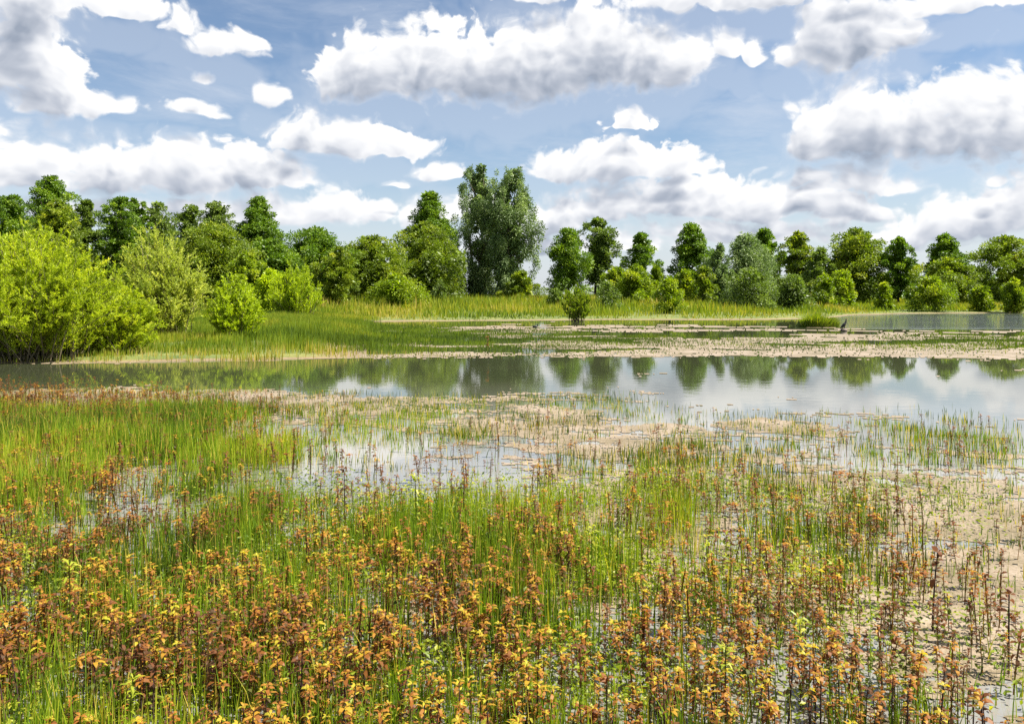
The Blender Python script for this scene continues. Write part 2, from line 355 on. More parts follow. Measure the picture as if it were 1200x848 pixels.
# floating algae mats: only the cells of a fine sheet where a mat floats
def algae():
    r = 1 / np.linspace(1 / 2.4, 1 / 62., 640); t = np.linspace(-.74, .74, 1080)
    R_, T_ = np.meshgrid(r, t, indexing='ij'); X, Y = R_ * np.sin(T_), R_ * np.cos(T_)
    X = X + (fbm(X * 9, Y * 9, 31, 2) - .5) * .05; Y = Y + (fbm(X * 9, Y * 9, 37, 2) - .5) * .05
    xc, yc = (X[:-1, :-1] + X[1:, 1:]) / 2, (Y[:-1, :-1] + Y[1:, 1:]) / 2
    px, py = to_px(xc, yc)
    wx, wy = xc + .8 * (fbm(xc * .9, yc * .9, 41, 3) - .5), yc + .8 * (fbm(xc * .9, yc * .9, 43, 3) - .5)
    n = .34 * fbm(wx * .55, wy * .75, 3, 5) + .36 * fbm(wx * 1.1, wy * 2.9 + wx * .9, 13, 5) + .30 * fbm(xc * 6, yc * 11, 23, 4)
    n = (n - .5) * 2.6 + .5
    nf = .55 * fbm(wx * .13, wy * .5, 33, 3) + .45 * fbm(xc * .5, yc * 1.1, 35, 2)
    fm = np.clip((yc - 17) / 10, 0, 1); n = n * (1 - fm) + ((nf - .5) * 2.8 + .5) * fm
    d = ALGAE(px, py); d = np.where((py > 380) & (py < 421), d * .72, d); d = np.where(py > 470, d * .78, d); keep = (n < d * 1.05 - .03) & (d > .02)
    far = np.clip((yc - 9) / 12, 0, 1)
    hole = fbm(xc * 26, yc * 40, 53, 3) < .27 + .06 * far
    keep &= ~(hole & (n > d - .45))
    i, j = np.nonzero(keep); nt_ = X.shape[1]; k = i * nt_ + j
    Q = np.stack([k, k + nt_, k + nt_ + 1, k + 1], -1)
    used, inv = np.unique(Q, return_inverse=True)
    Xf, Yf = X.ravel()[used], Y.ravel()[used]
    Zf = .003 + .004 * fbm(Xf * 22, Yf * 22, 61, 3)
    return np.stack([Xf, Yf, Zf], -1), inv.reshape(-1, 4)
V, Q = algae()
m, b = new_mat('algae'); g = b.n('ShaderNodeNewGeometry'); P = g.outputs['Position']
n1, n2 = b.noise(P, 1.1, 6, .65), b.noise(P, 38, 4, .6)
c = b.ramp(b.m('ADD', b.m('MULTIPLY', n1, .65), b.m('MULTIPLY', n2, .35)), [(.28, (.07, .06, .02)), (.42, (.15, .115, .06)), (.54, (.24, .185, .125)), (.7, (.34, .28, .22))])
p = b.n('ShaderNodeBsdfPrincipled'); b.link(c, p.inputs['Base Color']); p.inputs['Roughness'].default_value = .5; p.inputs['Specular IOR Level'].default_value = .4
bu = b.n('ShaderNodeBump'); bu.inputs[0].default_value = .7; bu.inputs[1].default_value = .012; b.link(n2, bu.inputs['Height']); b.link(bu.outputs[0], p.inputs['Normal'])
o = b.n('ShaderNodeOutputMaterial'); b.link(p.outputs[0], o.inputs[0])
tag(mesh_obj('algae', V, Q, None, m, smooth=True), 'pale pinkish algae mats floating in patches on the water', 'algae', kind='stuff')

# ------------------------------------------------------------------ grasses (stuff)
def scatter(dens_fn, per_m2, y0, y1, x0=-60, x1=1260, seed=0):
    """random ground points between two photo rows, thinned by a density map"""
    q = np.random.RandomState(seed); Dn, Df = HC * F / (y1 - PY0), HC * F / (y0 - PY0)
    area = .5 * (x1 - x0) / F * (Df ** 2 - Dn ** 2); n = int(area * per_m2)
    Yd = np.sqrt(q.uniform(Dn ** 2, Df ** 2, n)); Xd = (q.uniform(x0, x1, n) - PX0) / F * Yd
    px, py = to_px(Xd, Yd); k = q.uniform(0, 1, n) < dens_fn(px, py, Xd, Yd)
    return Xd[k], Yd[k], px[k], py[k]
def blades(name, X, Y, Z, H, Wd, tint, mat, lean=.12, seed=1):
    q = np.random.RandomState(seed); n = len(X); yaw = q.uniform(0, math.pi, n)
    sx, sy = np.cos(yaw) * Wd / 2, np.sin(yaw) * Wd / 2
    la, lm = q.uniform(0, 2 * math.pi, n), np.abs(q.normal(0, lean, n)) * H
    lx, ly = np.cos(la) * lm, np.sin(la) * lm
    c = lambda f, h, w: np.stack([X + lx * f + w * sx, Y + ly * f + w * sy, Z + H * h], -1)
    V = np.stack([c(0, 0, -1), c(0, 0, 1), c(.4, .55, .75), c(.4, .55, -.75), c(1, 1 - .3 * lean, 0)], 1).reshape(-1, 3)
    k = np.arange(n) * 5
    return mesh_obj(name, V, np.stack([k, k + 1, k + 2, k + 3], -1), np.stack([k + 3, k + 2, k + 4], -1), mat, tint=np.repeat(tint, 5))

RUSH = table([
 (452, '00000 00000 00000 00000 00000'), (475, '22222 21100 00000 00000 00000'), (490, '55555 54322 21110 00000 01100'),
 (505, '77777 75322 22111 10000 12210'), (520, '88888 86411 12222 22111 12221'), (540, '99998 86311 11122 22211 11221'),
 (560, '99999 85211 01222 22222 21111'), (580, '98874 43211 13333 33432 21101'), (600, '97411 35444 45555 55543 31110'),
 (620, '64222 57766 66777 77765 42111'), (650, '54446 77777 78888 88876 53211'), (690, '55555 55666 66777 77765 43221'),
 (740, '66666 77777 77777 77766 54221'), (800, '66666 66666 66666 66666 54322'), (960, '55555 55555 55555 55555 43322')])
def rush_d(px, py, X, Y):
    n = fbm(X * 1.4, Y * 1.4, 71, 3); n2 = fbm(X * .5, Y * .5, 73, 2); n3 = fbm(X * 6, Y * 6, 75, 2)
    d = RUSH(px, py); d = np.maximum(d, .16 * np.clip(ALGAE(px, py) * 2 - .4, 0, 1) * (py > 458)); return np.clip(d ** 1.1 * np.clip((n - .5) * 2.6 + .75 + (n2 - .5) * 1.6, .03, 1.6) * np.clip((n3 - .35) * 4, .08, 1.4), 0, 1)
X, Y, px, py = scatter(rush_d, 3600, 455, 990, seed=21)
q = np.random.RandomState(5); n = len(X); d = RUSH(px, py)
pn = fbm(X * .8, Y * .8, 77, 3)
H = (.11 + .24 * np.clip(d * 1.5 - .15, 0, 1)) * q.uniform(.4, 1.2, n)
tint = np.clip(.46 + (pn - .5) * 1.3 + q.normal(0, .2, n), 0, 1) - np.where(d < .35, .22, 0)
tint = np.where(q.uniform(0, 1, n) < np.where(d < .3, .22, .10), .95, np.clip(tint, 0, .85))
blades('rushes', X, Y, np.full(n, -.03), H + .03, np.where(Y < 8, .0065, .0085) * q.uniform(.7, 1.3, n), tint, M['rush'], .15, 2)
tag(bpy.data.objects['rushes'], 'thin upright green rushes growing out of the shallow water', 'rushes', kind='stuff')

SPIT = table([
 (362, '33366 66611 00000 00000 00000'), (372, '55566 66630 00000 00000 00000'), (380, '66677 88860 00000 00000 00000'),
 (385, '66677 88884 20000 00000 00000'), (391, '66688 88886 65430 00000 00000'), (398, '66677 77776 76655 42110 02333'),
 (404, '66677 77765 64443 32222 23444'), (410, '66666 77754 33332 11111 12222'), (416, '77777 77543 22211 10000 00111'),
 (420, '88888 76520 00000 00000 00000'), (423, '77777 65200 00000 00000 00000'), (425.5, '55530 00000 00000 00000 00000'), (427, '00000 00000 00000 00000 00000')])
def spit_d(px, py, X, Y):
    n = fbm(X * .7, Y * .7, 81, 3); hgt = height(X, Y)
    return np.where((hgt > -.02) | ((px > 400) & (py > 379)), SPIT(px, py) * np.clip((n - .5) * 3 + .8, .1, 1.3), 0)
X, Y, px, py = scatter(spit_d, 300, 362, 427, -60, 1260, seed=22); n = len(X)
h0 = np.interp(px, [150, 250, 330, 400, 440, 520, 640], [.32, .34, .55, .42, .26, .17, .12]) * np.interp(py, [405, 424], [1, .55])
z0 = np.maximum(height(X, Y), -.02) - .01
pn = fbm(X * .35, Y * .6, 83, 3)
tint = np.clip(np.interp(px, [200, 400, 520, 650], [.42, .36, .16, .12]) + (pn - .5) * 1.1 + q.normal(0, .13, n) + np.where((py > 412) & (q.uniform(0, 1, n) < .4), .4, 0), 0, 1)
blades('marsh_grass', X, Y, z0, h0 * q.uniform(.5, 1.25, n) + .02, np.interp(Y, [20, 60], [.016, .032]) * q.uniform(.7, 1.3, n), tint, M['bank_grass'], .12, 3)
tag(bpy.data.objects['marsh_grass'], 'bright green marsh grass covering the low spit of land', 'grass', kind='stuff')

def far_d(px, py, X, Y):
    t = Y - HC * F / (np.interp(px, far_x, far_y) - PY0) + np.where(px > 690, 1.2, 0) + (fbm(X * .3, Y * .3, 97, 2) - .5) * 4
    n = fbm(X * .18, Y * .12, 91, 3)
    return np.where(px > 340, np.clip((t - .8) / 3, 0.02, 1) * np.clip((n - .5) * 2.5 + .75, .15, 1), .4)
X, Y, px, py = scatter(far_d, 16, 355.5, 376, -200, 1400, seed=23); n = len(X)
t = Y - HC * F / (np.interp(px, far_x, far_y) - PY0); pn = fbm(X * .12, Y * .10, 93, 3)
H = np.interp(t, [0, 3, 8, 30], [.10, .25, .8, 1.2]) * np.interp(px, [850, 960], [1, .6]) * q.uniform(.5, 1.25, n) * (.2 + 1.5 * fbm(X * .35, Y * .2, 95, 3))
tint = np.clip(.50 + (pn - .5) * 1.2 + q.normal(0, .15, n), 0, 1)
blades('bank_grass', X, Y, height(X, Y) - .02, H, np.interp(Y, [50, 150], [.05, .12]) * q.uniform(.7, 1.4, n), tint, M['bank_grass'], .2, 4)
tag(bpy.data.objects['bank_grass'], 'tall yellow green grass along the far bank', 'grass', kind='stuff')

# ------------------------------------------------------------------ trees
def crown(W_, H, z0, prof, n, q, leaf, per, flat=.8, hang=0., clump=.16, tight=.55, lobe=.4):
    """leaf cards gathered in clumps through the volume of a crown; returns cards, tints and clump centres"""
    t = ((np.arange(n) + q.uniform(0, 1, n)) / n) ** .8; ph = q.uniform(0, 2 * math.pi, n)
    core = q.uniform(0, 1, n) < .3; rr = prof(t) * W_ / 2 * np.where(core, q.uniform(.1, .5, n), tight + (1 - tight) * q.uniform(0, 1, n) ** .5) * q.uniform(.80, 1.08, n)
    rr = rr * (1 - lobe * .5 + lobe * vnoise(np.cos(ph) * 1.6 + 7, np.sin(ph) * 1.6 + t * 4.5, int(W_ * 100)))
    C = np.stack([rr * np.cos(ph), rr * np.sin(ph), z0 + (H - z0) * t], -1)
    rc = clump * W_ * q.uniform(.55, 1.25, n) * np.interp(t, [0, .6, 1], [1, .85, .46]) * np.where(core, 1.25, 1)
    C[:, 2] -= rc * .5 * flat * np.interp(t, [.6, 1], [0, 1.3])
    m = np.maximum((per * (rc / rc.mean()) ** 2).astype(int), 8); idx = np.repeat(np.arange(n), m); N = len(idx)
    d = unit(q.normal(0, 1, (N, 3)) + np.array([0, 0, .25])); u = q.uniform(.05, 1, N) ** .45
    spray = np.where(q.uniform(0, 1, N) < .06, q.uniform(1.0, 1.45, N), 1)
    P = C[idx] + d * (rc[idx] * u * spray)[:, None] * np.array([1, 1, flat])
    axis = np.stack([0 * P[:, 0], 0 * P[:, 0], np.full(N, .5 * z0 + .5 * C[:, 2].mean())], -1)
    out = unit(P - axis)
    ax = d * .6 + out * .5 + q.normal(0, .55, (N, 3)) + np.array([0, 0, -.15 - hang])
    nr = unit(d * .5 + np.array([0, 0, .8]) + q.normal(0, .55, (N, 3)))
    if hang > 0: nr = unit(d * .9 + q.normal(0, .6, (N, 3)))
    s = leaf * q.uniform(.6, 1.35, N) * np.where(core[idx], 1.9, 1)
    V, Q = leaf_cards(P, ax, nr, s, s * (.62 if hang == 0 else .46))
    tint = np.clip(.45 + q.normal(0, .16, n)[idx] + q.normal(0, .13, N), 0, 1)
    return V, Q, np.repeat(tint, 4), C

PROF = {
 'round': lambda t: np.sqrt(np.clip(1 - (1.85 * t - .80) ** 2 / 1.12, .02, 1)),
 'cone':  lambda t: np.clip(np.minimum((1.02 - t) ** .62 * 1.2, .6 + 1.6 * t), .03, 1),
 'egg':   lambda t: np.clip(np.sqrt(np.clip(1 - (1.7 * t - .62) ** 2 / 1.17, .01, 1)), .03, 1),
 'column':lambda t: np.clip(np.minimum(.70 + .5 * t, 1.9 * (1.05 - t) ** .6), .05, 1),
 'dome':  lambda t: np.sqrt(np.clip(1 - (t * .98) ** 2.2, .02, 1)),
}
def make_tree(name, label, cat, px, D, top, wpx, prof, mat, z0f=.18, dens=1., clump=.12, n=None, hang=0., flat=.66, group=None, trunks=1, seed=0, tight=.5, lf=1., lobe=None, leafpx=2.15):
    q = np.random.RandomState(1000 + seed); X = gx(px, D); zg = float(height(np.array([X]), np.array([D]))[0])
    H = (PY0 - top) / F * D + HC - zg; W_ = wpx * 1.10 / F * D; z0 = H * z0f
    t = thing(name, label, cat, (X, D, zg - .03), group)
    leaf = max(leafpx * D / F * lf, .05)
    hp = H / D * F; n = n or int(np.clip(wpx * hp / 48, 40, 190))
    total = np.clip(wpx * hp * (1 - z0f * .6) * 3.6 * dens / (lf ** 1.6), 1200, 52000)
    V, Q, tint, C = crown(W_, H, z0, PROF[prof], n, q, leaf, total / n, flat, hang, clump, max(tight, .68) if prof in ('cone', 'egg') and not hang else tight, lobe or {'cone': .10, 'egg': .12, 'dome': .3}.get(prof, .40))
    mesh_obj('crown', V, Q, mat=M[mat], parent=t, tint=tint)
    tb = Tubes(); r0 = np.clip(.018 * H, .03, .35)
    for k in range(trunks):
        o = np.array([q.uniform(-.12, .12) * W_ * (trunks > 1), q.uniform(-.05, .05) * W_ * (trunks > 1), 0])
        tip = np.array([o[0] * 2.2 + q.normal(0, .02) * W_, o[1] * 2, H * .82])
        zz = np.linspace(0, 1, 7)[:, None]; pts = o + (tip - o) * zz + np.concatenate([[[0, 0, 0]], q.normal(0, .012 * H, (6, 3)) * [1, 1, 0]])
        tb.add(pts, np.linspace(1, .18, 7) * r0 / trunks ** .4, 6)
        sel = q.choice(len(C), min(len(C), 18 if trunks == 1 else 9), replace=False)
        for c in C[sel]:
            f = np.clip((c[2] / H) * .72 - .06, .04, .75); i = f / .82 * 6; a = int(min(i, 5)); s = pts[a] + (pts[a + 1] - pts[a]) * (i - a)
            mid = (s + c) / 2 + np.array([0, 0, -.03 * H]); tb.add([s, mid, c], [r0 * .38, r0 * .22, r0 * .06], 4)
    tb.build('trunk', M['bark'], t)
    return t

G1, G2 = 'trees of the left wood', 'trees along the far right bank'
# name, label, category, px, depth, top, width, profile, material, options
TREES = [
 ('tree', 'dark green tree cut by the left picture edge behind the bright willow', 12, 74, 229, 62, 'round', 'dark_leaf', dict(group=G1)),
 ('tree', 'broad dark tree with high rounded top, tallest of the left wood', 60, 84, 207, 66, 'round', 'dark_leaf', dict(group=G1)),
 ('tree', 'lighter green tree standing in front of the tallest dark tree at left', 68, 70, 236, 62, 'round', 'mid_leaf', dict(group=G1)),
 ('tree', 'thin grey olive tree with feathery top beside the tallest left tree', 100, 78, 234, 44, 'egg', 'olive_leaf', dict(group=G1, dens=.75)),
 ('tree', 'very dark tree with two narrow spires above the pale willow', 140, 76, 231, 50, 'column', 'dark_leaf', dict(group=G1)),
 ('tree', 'narrow dark spire close beside the two spired dark tree', 160, 80, 233, 32, 'column', 'dark_leaf', dict(group=G1)),
 ('tree', 'pale grey green tree with thin wispy twigs above the yellowish willow', 184, 82, 238, 50, 'egg', 'olive_leaf', dict(group=G1, dens=.6)),
 ('tree', 'greyish round tree with thin crown behind the broad mid green tree', 222, 90, 240, 50, 'round', 'olive_leaf', dict(group=G1, dens=.7)),
 ('tree', 'feathery olive tree touching the left side of the dark cone shaped tree', 254, 88, 236, 52, 'egg', 'olive_leaf', dict(group=G1, dens=.8)),
 ('tree', 'dark cone shaped tree rising above the middle of the left wood', 303, 86, 230, 68, 'cone', 'dark_leaf', dict(group=G1)),
 ('tree', 'broad layered mid green tree above the yellow green bushes', 246, 68, 262, 96, 'round', 'mid_leaf', dict(group=G1)),
 ('tree', 'rounded dark tree filling the gap below the dark cone shaped tree', 318, 78, 280, 70, 'round', 'dark_leaf', dict(group=G1)),
 ('tree', 'bright fresh green low tree just behind the yellow green bush', 288, 60, 296, 56, 'dome', 'bright_leaf', dict(group=G1, z0f=.02)),
 ('tree', 'spreading dark green tree right of the cone shaped tree', 368, 84, 268, 92, 'round', 'dark_leaf', dict(group=G1)),
 ('tree', 'medium green tree with layered boughs between two spreading dark trees', 396, 76, 290, 52, 'round', 'mid_leaf', dict(group=G1)),
 ('tree', 'wide dull green tree directly behind the grassy far bank at left centre', 436, 88, 277, 76, 'round', 'mid_leaf', dict(group=G1, dens=.9)),
 ('tree', 'tall pointed dark tree beside the great grey willows', 504, 108, 226, 72, 'cone', 'dark_leaf', dict(z0f=.1)),
 ('tree', 'lighter olive rounded tree in front of the tall pointed dark tree', 496, 98, 261, 76, 'egg', 'mid_leaf', dict(z0f=.1)),
 ('willow_tree', 'left one of the two great grey willows in the centre, beside the pointed tree', 560, 112, 193, 52, 'column', 'grey_leaf', dict(z0f=.05, hang=.8, flat=1.7, clump=.13, trunks=3, n=110, dens=1.1, lobe=.5)),
 ('willow_tree', 'right one of the two great grey willows, with loose spreading side branches', 598, 108, 195, 66, 'column', 'grey_leaf', dict(z0f=.05, hang=.8, flat=1.6, clump=.11, trunks=4, n=120, dens=.95, lobe=.55)),
 ('tree', 'low round tree at the right foot of the great willows', 612, 104, 318, 44, 'dome', 'mid_leaf', dict(z0f=.02)),
 ('tree', 'egg shaped dark green tree standing clear right of the great willows', 665, 112, 268, 44, 'egg', 'dark_leaf', dict(group=G2, z0f=.16, clump=.2, tight=.6)),
 ('tree', 'loose grey green tree with rounded head behind the egg shaped tree', 699, 120, 256, 52, 'round', 'olive_leaf', dict(group=G2, z0f=.2, dens=.85)),
 ('tree', 'small pointed dark tree between the grey green tree and the larger pointed one', 752, 116, 273, 50, 'cone', 'dark_leaf', dict(group=G2, z0f=.08)),
 ('tree', 'larger dark tree with blunt cone crown left of the silvery willow', 811, 112, 261, 60, 'cone', 'dark_leaf', dict(group=G2, z0f=.08)),
 ('willow_tree', 'silvery green feathery willow with several soft heads on the far bank', 874, 96, 273, 58, 'egg', 'grey_leaf', dict(group=G2, z0f=.04, hang=.6, flat=1.4, trunks=3, clump=.15)),
 ('willow_tree', 'slim silvery willow leaning against the left side of the feathery willow', 842, 92, 288, 30, 'column', 'grey_leaf', dict(group=G2, z0f=.04, hang=.6, flat=1.5, trunks=2)),
 ('tree', 'dark tree top showing just behind the feathery willow', 896, 118, 269, 40, 'round', 'dark_leaf', dict(group=G2)),
 ('tree', 'mid green tree with ragged pointed top right of the feathery willow', 934, 112, 273, 50, 'egg', 'mid_leaf', dict(group=G2, z0f=.1)),
 ('tree', 'light olive tree squeezed between ragged and broad trees of the right wood', 962, 104, 292, 36, 'egg', 'olive_leaf', dict(group=G2, z0f=.06)),
 ('tree', 'broadest dark green tree of the right wood with uneven domed top', 1000, 112, 269, 82, 'round', 'mid_leaf', dict(group=G2, z0f=.1, tight=.55)),
 ('tree', 'upright dark tree right beside the broadest tree of the right wood', 1053, 108, 280, 44, 'egg', 'dark_leaf', dict(group=G2, z0f=.08)),
 ('tree', 'dark cone shaped tree rising behind a round tree at right', 1107, 118, 274, 58, 'cone', 'dark_leaf', dict(group=G2, z0f=.1)),
 ('tree', 'round bushy green tree in front of the right cone shaped tree', 1110, 102, 303, 74, 'round', 'mid_leaf', dict(group=G2, z0f=.08)),
 ('tree', 'large olive green tree cut by the right picture edge', 1180, 110, 277, 76, 'round', 'mid_leaf', dict(group=G2, z0f=.12)),
 ('tree', 'low tree filling the gap beneath the right edge tree', 1140, 116, 312, 50, 'round', 'dark_leaf', dict(group=G2, z0f=.06)),
]
for k, (nm, lab, px, D, top, w, pr, mt, kw) in enumerate(TREES):
    make_tree(nm, lab, 'tree', px, D, top, w, pr, mt, seed=k, **kw)

SHRUBS = [
 ('rounded bright green shrub alone on the bank left of the great willows', 465, 80, 322, 58, 'bright_leaf', dict(tight=.62)),
 ('small pale willow sapling between the rounded shrub and great willows', 515, 84, 327, 16, 'olive_leaf', dict(dens=.7)),
 ('fresh green upright shrub at the water edge below the small pointed tree', 784, 68, 325, 33, 'bright_leaf', dict(tight=.62)),
 ('dull olive willow bush, wide and round, in front of the feathery willow', 880, 76, 314, 56, 'olive_leaf', dict()),
 ('yellowish olive bush just right of the wide dull willow bush', 926, 80, 321, 50, 'olive_leaf', dict()),
 ('dark bushy reed clump with small head left of the sapling in the water', 651, 78, 338, 20, 'olive_leaf', dict()),
 ('tall green shrub below the grey green tree', 722, 96, 312, 36, 'bright_leaf', dict()),
 ('leafy mid green shrub below the small pointed tree', 745, 92, 311, 40, 'bright_leaf', dict()),
 ('bright narrow shrub at the right foot of the small pointed tree', 768, 96, 310, 24, 'bright_leaf', dict()),
 ('bright green shrub at the left foot of the blunt cone tree', 803, 92, 315, 28, 'bright_leaf', dict()),
 ('darker green shrub between the blunt cone tree and slim silvery willow', 826, 90, 312, 26, 'mid_leaf', dict()),
 ('light green shrub below the ragged pointed tree', 966, 84, 322, 26, 'bright_leaf', dict()),
 ('yellow green shrub below the light olive tree', 985, 88, 316, 34, 'bright_leaf', dict()),
 ('small conical bright shrub under the broadest right tree', 1037, 84, 331, 20, 'bright_leaf', dict()),
 ('large rounded shrub with dark middle at the foot of the right round tree', 1094, 80, 324, 44, 'bright_leaf', dict()),
 ('low rounded shrub between two shrubs at the right bank', 1149, 80, 334, 28, 'bright_leaf', dict()),
 ('rounded shrub close to the right picture edge on the bank', 1188, 78, 327, 28, 'bright_leaf', dict()),
 ('wispy olive shrub in the grass left of the upright green shrub', 712, 74, 330, 30, 'olive_leaf', dict(dens=.6)),
 ('yellow green bush behind the left marsh grass, left one of a close pair', 318, 54, 316, 46, 'yellow_leaf', dict(dens=1.2)),
]
for k, (lab, px, D, top, w, mt, kw) in enumerate(SHRUBS):
    make_tree('shrub', lab, 'shrub', px, D, top, w, 'dome', mt, z0f=.03, trunks=3, clump=.17, flat=.95, seed=200 + k, group='shrubs on the far bank' if k < 18 else None, leafpx=2.0, **kw)

def wood(name, label, x0, x1, D0, D1, h, n, mat, seed):
    """far wood behind the single trees: one mass of leaves"""
    q = np.random.RandomState(seed); D = q.uniform(D0, D1, n); X = (q.uniform(x0, x1, n) - PX0) / F * D
    z = h * (.35 + .75 * fbm(X * .16, D * .05, seed, 3)) * q.uniform(0, 1, n) ** .6
    P = np.stack([X, D, z + .2], -1); s = q.uniform(.25, .6, n)
    V, Q = leaf_cards(P, q.normal(0, 1, (n, 3)), unit(q.normal(0, .6, (n, 3)) + [0, 0, .8]), s, s * .65)
    return tag(mesh_obj(name, V, Q, mat=M[mat], tint=np.repeat(np.clip(.4 + (fbm(X * .2, z * .4, seed + 3) - .5) * 1.3, 0, 1), 4)), label, 'wood', kind='stuff')
wood('undergrowth', 'dark undergrowth between the trunks of the left wood', -120, 545, 92, 112, 8.5, 60000, 'mid_leaf', 301)
wood('undergrowth', 'dark undergrowth behind the trees of the right wood', 700, 1420, 120, 140, 5.5, 34000, 'dark_leaf', 302)
wood('far_wood', 'distant low wood closing the gap beyond the great willows', 560, 760, 260, 300, 5.6, 9000, 'mid_leaf', 303)

# ------------------------------------------------------------------ near willow bushes built shoot by shoot
def shoot_bush(name, label, px, py, top, wpx, mat, n, tw, lv, L, Wd, seed, spread=1., stems=True, sink=0, dy=1., upr=.5):
    q = np.random.RandomState(seed); D = depth(py); X = gx(px, D); zg = max(float(height(np.array([X]), np.array([D]))[0]), 0) - .03
    H = (PY0 - top) / F * D + HC - zg; W_ = wpx / F * D
    t = thing(name, label, 'bush', (X, D, zg))
    ph = q.uniform(0, 2 * math.pi, n); rho = q.uniform(0, 1, n) ** .5
    lump = .82 + .36 * fbm(np.cos(ph) * 1.5 + rho * 2 + seed, np.sin(ph) * 1.5 + rho, seed, 2) 
    tip = np.stack([rho * W_ / 2 * np.cos(ph) * lump, rho * W_ / 2 * np.sin(ph) * dy * lump, H * (np.sqrt(1 - (rho * .93) ** 2)) * lump * q.uniform(.68, 1.0, n) * np.where(q.uniform(0, 1, n) < .15, 1.13, 1)], -1)
    base = np.stack([q.normal(0, .09, n) * W_ + tip[:, 0] * .25, q.normal(0, .07, n) * W_ + tip[:, 1] * .25, np.zeros(n)], -1)
    ctl = base + (tip - base) * np.array([.35, .35, .62])
    s = q.uniform(.05, 1, (n, tw)); s = s[..., None]
    B = lambda s: (1 - s) ** 2 * base[:, None] + 2 * s * (1 - s) * ctl[:, None] + s * s * tip[:, None]
    Tn = unit(2 * (1 - s) * (ctl - base)[:, None] + 2 * s * (tip - ctl)[:, None])
    tb_, td = B(s), unit(Tn * .8 + unit(q.normal(0, 1, (n, tw, 3))) * .75 + np.array([0, 0, upr * .9]))
    tl = (.10 + .09 * q.uniform(0, 1, (n, tw))) * H * (1.15 - .55 * s[..., 0])
    v = q.uniform(.05, 1, (n, tw, lv))[..., None]
    P = tb_[:, :, None] + td[:, :, None] * tl[:, :, None, None] * v; P[..., 2] -= (v[..., 0] ** 2) * tl[:, :, None] * .12
    ax = unit(td[:, :, None] * .75 + unit(q.normal(0, 1, P.shape)) * .8 + np.array([0, 0, upr * .5]))
    tint = np.clip(.42 + q.normal(0, .12, n)[:, None, None] + q.normal(0, .08, (n, tw))[..., None] + q.normal(0, .14, (n, tw, lv)), 0, 1)
    P, ax = P.reshape(-1, 3), ax.reshape(-1, 3); P[:, 2] = np.maximum(P[:, 2], .03)
    ls = L * q.uniform(.6, 1.25, len(P))
    V, Q = leaf_cards(P, ax, unit(q.normal(0, .7, P.shape) + [0, 0, .6]), ls, ls * Wd)
    mesh_obj('foliage', V, Q, mat=M[mat], parent=t, tint=np.repeat(tint.ravel(), 4))
    tb = Tubes(); ss = np.linspace(0, 1, 6)[:, None]
    for k in range(0, n):
        pts = (1 - ss) ** 2 * base[k] + 2 * ss * (1 - ss) * ctl[k] + ss * ss * tip[k]
        tb.add(pts, np.linspace(.022, .004, 6) * (H / 3.5) ** .5, 4)
    tb.build('stem', M['twig'], t); return t
shoot_bush('willow_bush', 'huge bright green willow bush at the water edge, largest of the bushes', 42, 422, 268, 214, 'willow_leaf', 360, 20, 30, .088, .22, 401, dy=.8)
shoot_bush('willow_bush', 'bright willow bush cut by the left picture edge beside the huge one', -70, 418, 290, 150, 'willow_leaf', 110, 14, 22, .13, .22, 402)
shoot_bush('willow_bush', 'low bright willow growth leaning over the bank right of the huge bush', 135, 418, 338, 100, 'willow_leaf', 200, 16, 24, .086, .22, 403, dy=.7)
shoot_bush('willow_bush', 'pale yellowish willow with loose open twigs behind the bank grass', 188, 400, 271, 118, 'pale_willow', 210, 18, 26, .095, .27, 404, dy=.8)
shoot_bush('willow_bush', 'small yellow green bush standing by itself in the marsh grass', 275, 403, 324, 66, 'yellow_leaf', 150, 13, 22, .09, .30, 405)
shoot_bush('willow_bush', 'yellow green bush with upright twigs, right one of a close pair', 345, 378, 310, 66, 'yellow_leaf', 150, 13, 18, .14, .28, 406, upr=1.)
shoot_bush('willow_sapling', 'upright willow sapling standing in the channel with its dark foot in the water', 677, 376.5, 334, 34, 'bright_leaf', 44, 9, 14, .2, .26, 407, upr=1.2)

# grassy tussock in the channel
def tussock(label, px, py, wpx, hpx, n, seed):
    q = np.random.RandomState(seed); D = depth(py); X = gx(px, D); W_ = wpx / F * D; H = hpx / F * D
    a, r_ = q.uniform(0, 2 * math.pi, n), q.uniform(0, 1, n) ** .5
    x, y = r_ * np.cos(a) * W_ / 2, r_ * np.sin(a) * W_ / 3
    prof_ = np.interp(x / W_, [-.5, -.3, 0, .12, .25, .5], [.2, .75, 1, .55, .7, .25])
    o = blades('grass_tussock', x, y, np.full(n, -.03), H * prof_ * q.uniform(.45, 1.05, n), np.full(n, .03), np.clip(.38 + q.normal(0, .14, n), 0, 1), M['bank_grass'], .35, seed)
    o.location = (X, D, 0); return tag(o, label, 'tussock')
tussock('bright green grass tussock standing in the channel beside the black bird', 957, 383, 48, 23, 3000, 501)

